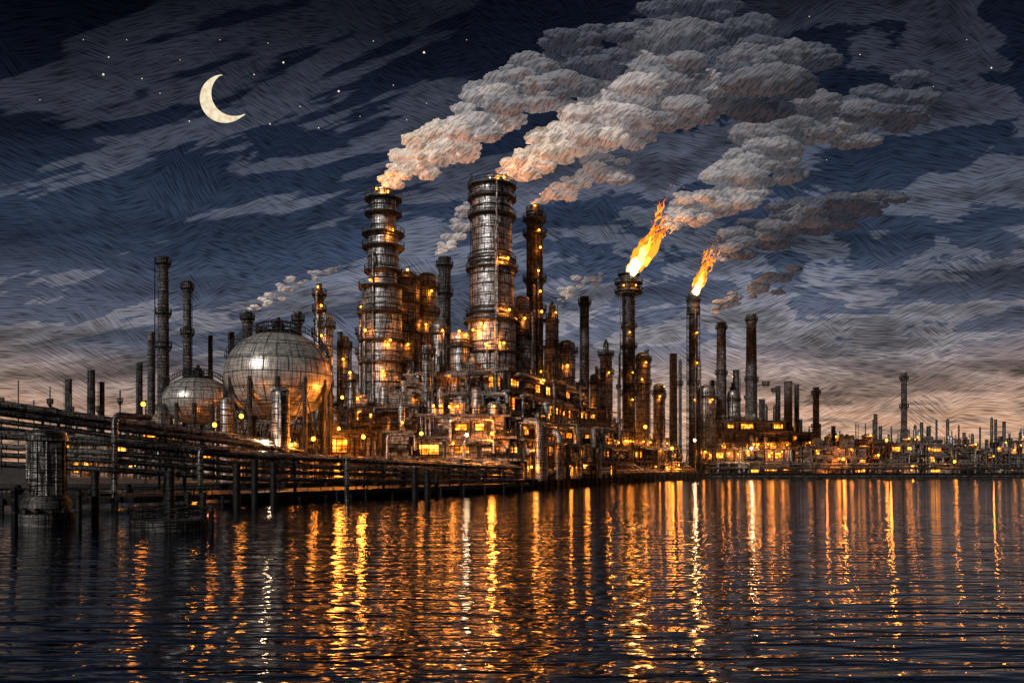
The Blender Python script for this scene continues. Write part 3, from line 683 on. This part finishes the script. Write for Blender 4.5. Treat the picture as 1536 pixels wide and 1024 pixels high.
# ---------- moon and stars ----------
mm,nt,o=newmat('moonlight'); tc=nd(nt,'ShaderNodeTexCoord')
t=nd(nt,'ShaderNodeTexNoise',{'Vector':tc.outputs['Object'],'Scale':.03,'Detail':5.0}).outputs[0]
c=ramp(nt,t,[(.35,(.75,.6,.38)),(.6,(1.0,.86,.62))]); e_=nd(nt,'ShaderNodeEmission',{'Color':c,'Strength':1.0}); nt.links.new(e_.outputs[0],o.inputs[0])
YM=5000
t1_=(333,112);t2_=(367,171); co=(336,146); ci=(350,138)
def angp(c,p): return math.atan2(p[1]-c[1],p[0]-c[0])
n=28; a0=angp(co,t1_); a1=angp(co,t2_); a0%=2*math.pi; a1%=2*math.pi
b0=angp(ci,t1_)%(2*math.pi); b1=angp(ci,t2_)%(2*math.pi)
if a1>a0: a1-=2*math.pi
if b1>b0: b1-=2*math.pi
mb=MB(); vs=[]
for i in range(n+1):
    f=i/n
    ro=(math.dist(co,t1_)*(1-f)+math.dist(co,t2_)*f); ri=(math.dist(ci,t1_)*(1-f)+math.dist(ci,t2_)*f)
    A=a0+(a1-a0)*f;B=b0+(b1-b0)*f
    po=(co[0]+ro*math.cos(A),co[1]+ro*math.sin(A)); pi_=(ci[0]+ri*math.cos(B),ci[1]+ri*math.sin(B))
    mid=((po[0]+pi_[0])/2,(po[1]+pi_[1])/2)
    for q,dy in ((po,0),(mid,-18*math.sin(math.pi*f)-1),(pi_,0),(mid,10)):
        vs.append(((q[0]-co[0])/F*YM,dy,-(q[1]-co[1])/F*YM))
fs=[]
for i in range(n):
    for k in range(4): fs.append((i*4+k,i*4+(k+1)%4,(i+1)*4+(k+1)%4,(i+1)*4+k))
mb.add(vs,fs); mo=obj('moon',mb,mm); mo.location=(X(co[0],YM),YM,Z(co[1],YM)); meta(mo,'thin pale yellow crescent moon in the night sky','moon')
sme=MB(); sme.lathe([(.05,-1),(.75,-.4),(1,0),(.75,.4),(.05,1)],6)
star_m=emis('starlight',(1,.82,.62),1.0)
for i,(px,py,s_) in enumerate([(155,112,1.3),(163,86,.8),(213,118,.7),(425,94,1.2),(381,112,.8),(636,79,1.4),(508,137,1.3),(478,192,.8),(560,62,.6),(590,128,.6),(284,182,.8),(190,60,.5),(240,140,.6),(1487,102,1.0),(1290,82,.6),(1214,25,.6),(700,60,.5),(125,60,.5),(60,150,.5),(450,160,.6),(540,175,.5),(402,65,.5),(405,186,.9),(330,60,.5),(270,90,.5),(610,180,.6),(1400,130,.5),(1450,60,.5),(640,155,.5),(1240,240,.5)]):
    if i==0: s0=obj('star',sme,star_m); sd=s0.data; ob=s0
    else: ob=bpy.data.objects.new('star',sd); COL.objects.link(ob)
    ob.location=(X(px,YM),YM,Z(py,YM)); k=s_*5.5; ob.scale=(k,k,k); meta(ob,'tiny pale star in the night sky','star','stars')
# ---------- world ----------
w=bpy.data.worlds.new('World'); scene.world=w; w.use_nodes=True; nt=w.node_tree; nt.nodes.clear()
tc=nd(nt,'ShaderNodeTexCoord'); s=nd(nt,'ShaderNodeSeparateXYZ',{0:tc.outputs['Generated']}); sx,sy,sz=s.outputs
z=math_(nt,'MAXIMUM',sz,0.0)
az=math_(nt,'ARCTAN2',sx,sy)
lown=nd(nt,'ShaderNodeTexNoise',{'Vector':tc.outputs['Generated'],'Scale':3.0,'Detail':1.0}).outputs[0]
zw=math_(nt,'ADD',z,math_(nt,'MULTIPLY',math_(nt,'SUBTRACT',lown,.5),.06))
zr=math_(nt,'MULTIPLY',zw,1.6)
base=ramp(nt,zr,[(0.0,(.98,.54,.30)),(.09,(.74,.43,.28)),(.16,(.38,.28,.25)),(.24,(.125,.14,.195)),(.40,(.040,.058,.105)),(.56,(.014,.022,.045)),(.72,(.0045,.0065,.014)),(1.0,(.0012,.0016,.0035))])
den=math_(nt,'ADD',z,.13)
cp=nd(nt,'ShaderNodeCombineXYZ',{0:math_(nt,'DIVIDE',sx,den),1:math_(nt,'DIVIDE',sy,den)})
def cl(sc,loc,det,dist,rough=.62,rot=.15):
    m=nd(nt,'ShaderNodeMapping',{'Vector':cp.outputs[0],'Rotation':(0,0,rot)})
    m=nd(nt,'ShaderNodeMapping',{'Vector':m.outputs[0],'Scale':sc,'Location':loc})
    return nd(nt,'ShaderNodeTexNoise',{'Vector':m.outputs[0],'Scale':1.0,'Detail':det,'Roughness':rough,'Distortion':dist}).outputs[0]
cs=cl((.9,3.4,1),(3.3,1.0,0),5.0,.25,.6,.42)
ce=cl((2.6,3.0,1),(7.3,2.0,0),5.0,.35,.6,-.25)
azn=math_(nt,'ADD',math_(nt,'MULTIPLY',az,.5),.5)
sel0=ramp(nt,azn,[(.44,0),(.60,1)])
cn=mixc(nt,sel0,cs,ce)
cnb=math_(nt,'ADD',nd(nt,'ShaderNodeRGBToBW',{0:cn}).outputs[0],ramp(nt,azn,[(.2,.0),(.40,.0),(.55,.015),(.75,.04)]))
cm=ramp(nt,cnb,[(.515,0.0),(.53,.65),(.56,.85),(.62,1.0)])
ccol=ramp(nt,zr,[(0,(.86,.52,.34)),(.13,(.62,.42,.33)),(.22,(.34,.31,.33)),(.38,(.17,.19,.25)),(.58,(.078,.088,.125)),(.76,(.016,.02,.03)),(1,(.004,.005,.008))])
edge=ramp(nt,cnb,[(.52,1.2),(.56,1.0),(.66,.45)])
ccol=mixc(nt,1.0,ccol,edge,'MULTIPLY')
sky=mixc(nt,math_(nt,'MULTIPLY',cm,.88),base,ccol)
dn=cl((.9,2.2,1),(9.3,4.0,0),4.0,.3,.55,.1)
sky=mixc(nt,1.0,sky,ramp(nt,dn,[(.36,.45),(.56,1.08)]),'MULTIPLY')
hc=nd(nt,'ShaderNodeCombineXYZ',{0:az,1:sz})
warp=nd(nt,'ShaderNodeTexNoise',{'Vector':hc.outputs[0],'Scale':3.0,'Detail':0.0})
wv=nd(nt,'ShaderNodeVectorMath',{0:warp.outputs[1],3:.14},operation='SCALE')
vv=nd(nt,'ShaderNodeVectorMath',{0:hc.outputs[0],1:wv.outputs[0]},operation='ADD')
hs=[]
for rot,loc in ((.30,0),(-.25,5),(.75,9)):
    v=nd(nt,'ShaderNodeMapping',{'Vector':vv.outputs[0],'Rotation':(0,0,rot)})
    v=nd(nt,'ShaderNodeMapping',{'Vector':v.outputs[0],'Scale':(55,900,1),'Location':(loc,0,0)})
    hs.append(nd(nt,'ShaderNodeTexNoise',{'Vector':v.outputs[0],'Scale':1.0,'Detail':0.0}).outputs[0])
sel=nd(nt,'ShaderNodeTexNoise',{'Vector':hc.outputs[0],'Scale':11.0,'Detail':1.0}).outputs[0]
hf=mixc(nt,ramp(nt,sel,[(.44,0),(.54,1)]),hs[0],hs[1]); hf=mixc(nt,ramp(nt,sel,[(.57,0),(.65,1)]),hf,hs[2])
hf=ramp(nt,hf,[(.32,.42),(.5,1.0),(.68,1.2)])
sky=mixc(nt,1.0,sky,hf,'MULTIPLY')
af=ramp(nt,azn,[(.0,.4),(.22,.7),(.42,1.0),(.68,1.0),(.85,.65),(1,.4)])
sky=mixc(nt,1.0,sky,af,'MULTIPLY')
bg=nd(nt,'ShaderNodeBackground',{'Color':sky,'Strength':1.0}); ow=nt.nodes.new('ShaderNodeOutputWorld'); nt.links.new(bg.outputs[0],ow.inputs[0])
# ---------- sun (low raking light) ----------
sd_=bpy.data.lights.new('sun','SUN'); sd_.energy=1.6; sd_.angle=math.radians(2); sd_.color=(1,.92,.83)
so=bpy.data.objects.new('sun',sd_); COL.objects.link(so); so.rotation_euler=Vector((.45,.78,-.42)).to_track_quat('-Z','Y').to_euler()
# ---------- camera ----------
cd=bpy.data.cameras.new('camera'); cd.sensor_width=36; cd.lens=36*F/1536; cd.shift_y=(HZ-512)/1536; cd.clip_end=20000; cd.clip_start=.5
co_=bpy.data.objects.new('camera',cd); COL.objects.link(co_); co_.location=(0,0,H); co_.rotation_euler=(math.pi/2,0,0); scene.camera=co_
scene.view_settings.view_transform='Standard'; scene.view_settings.look='None'; scene.view_settings.exposure=0
print('LIGHTS',NL)
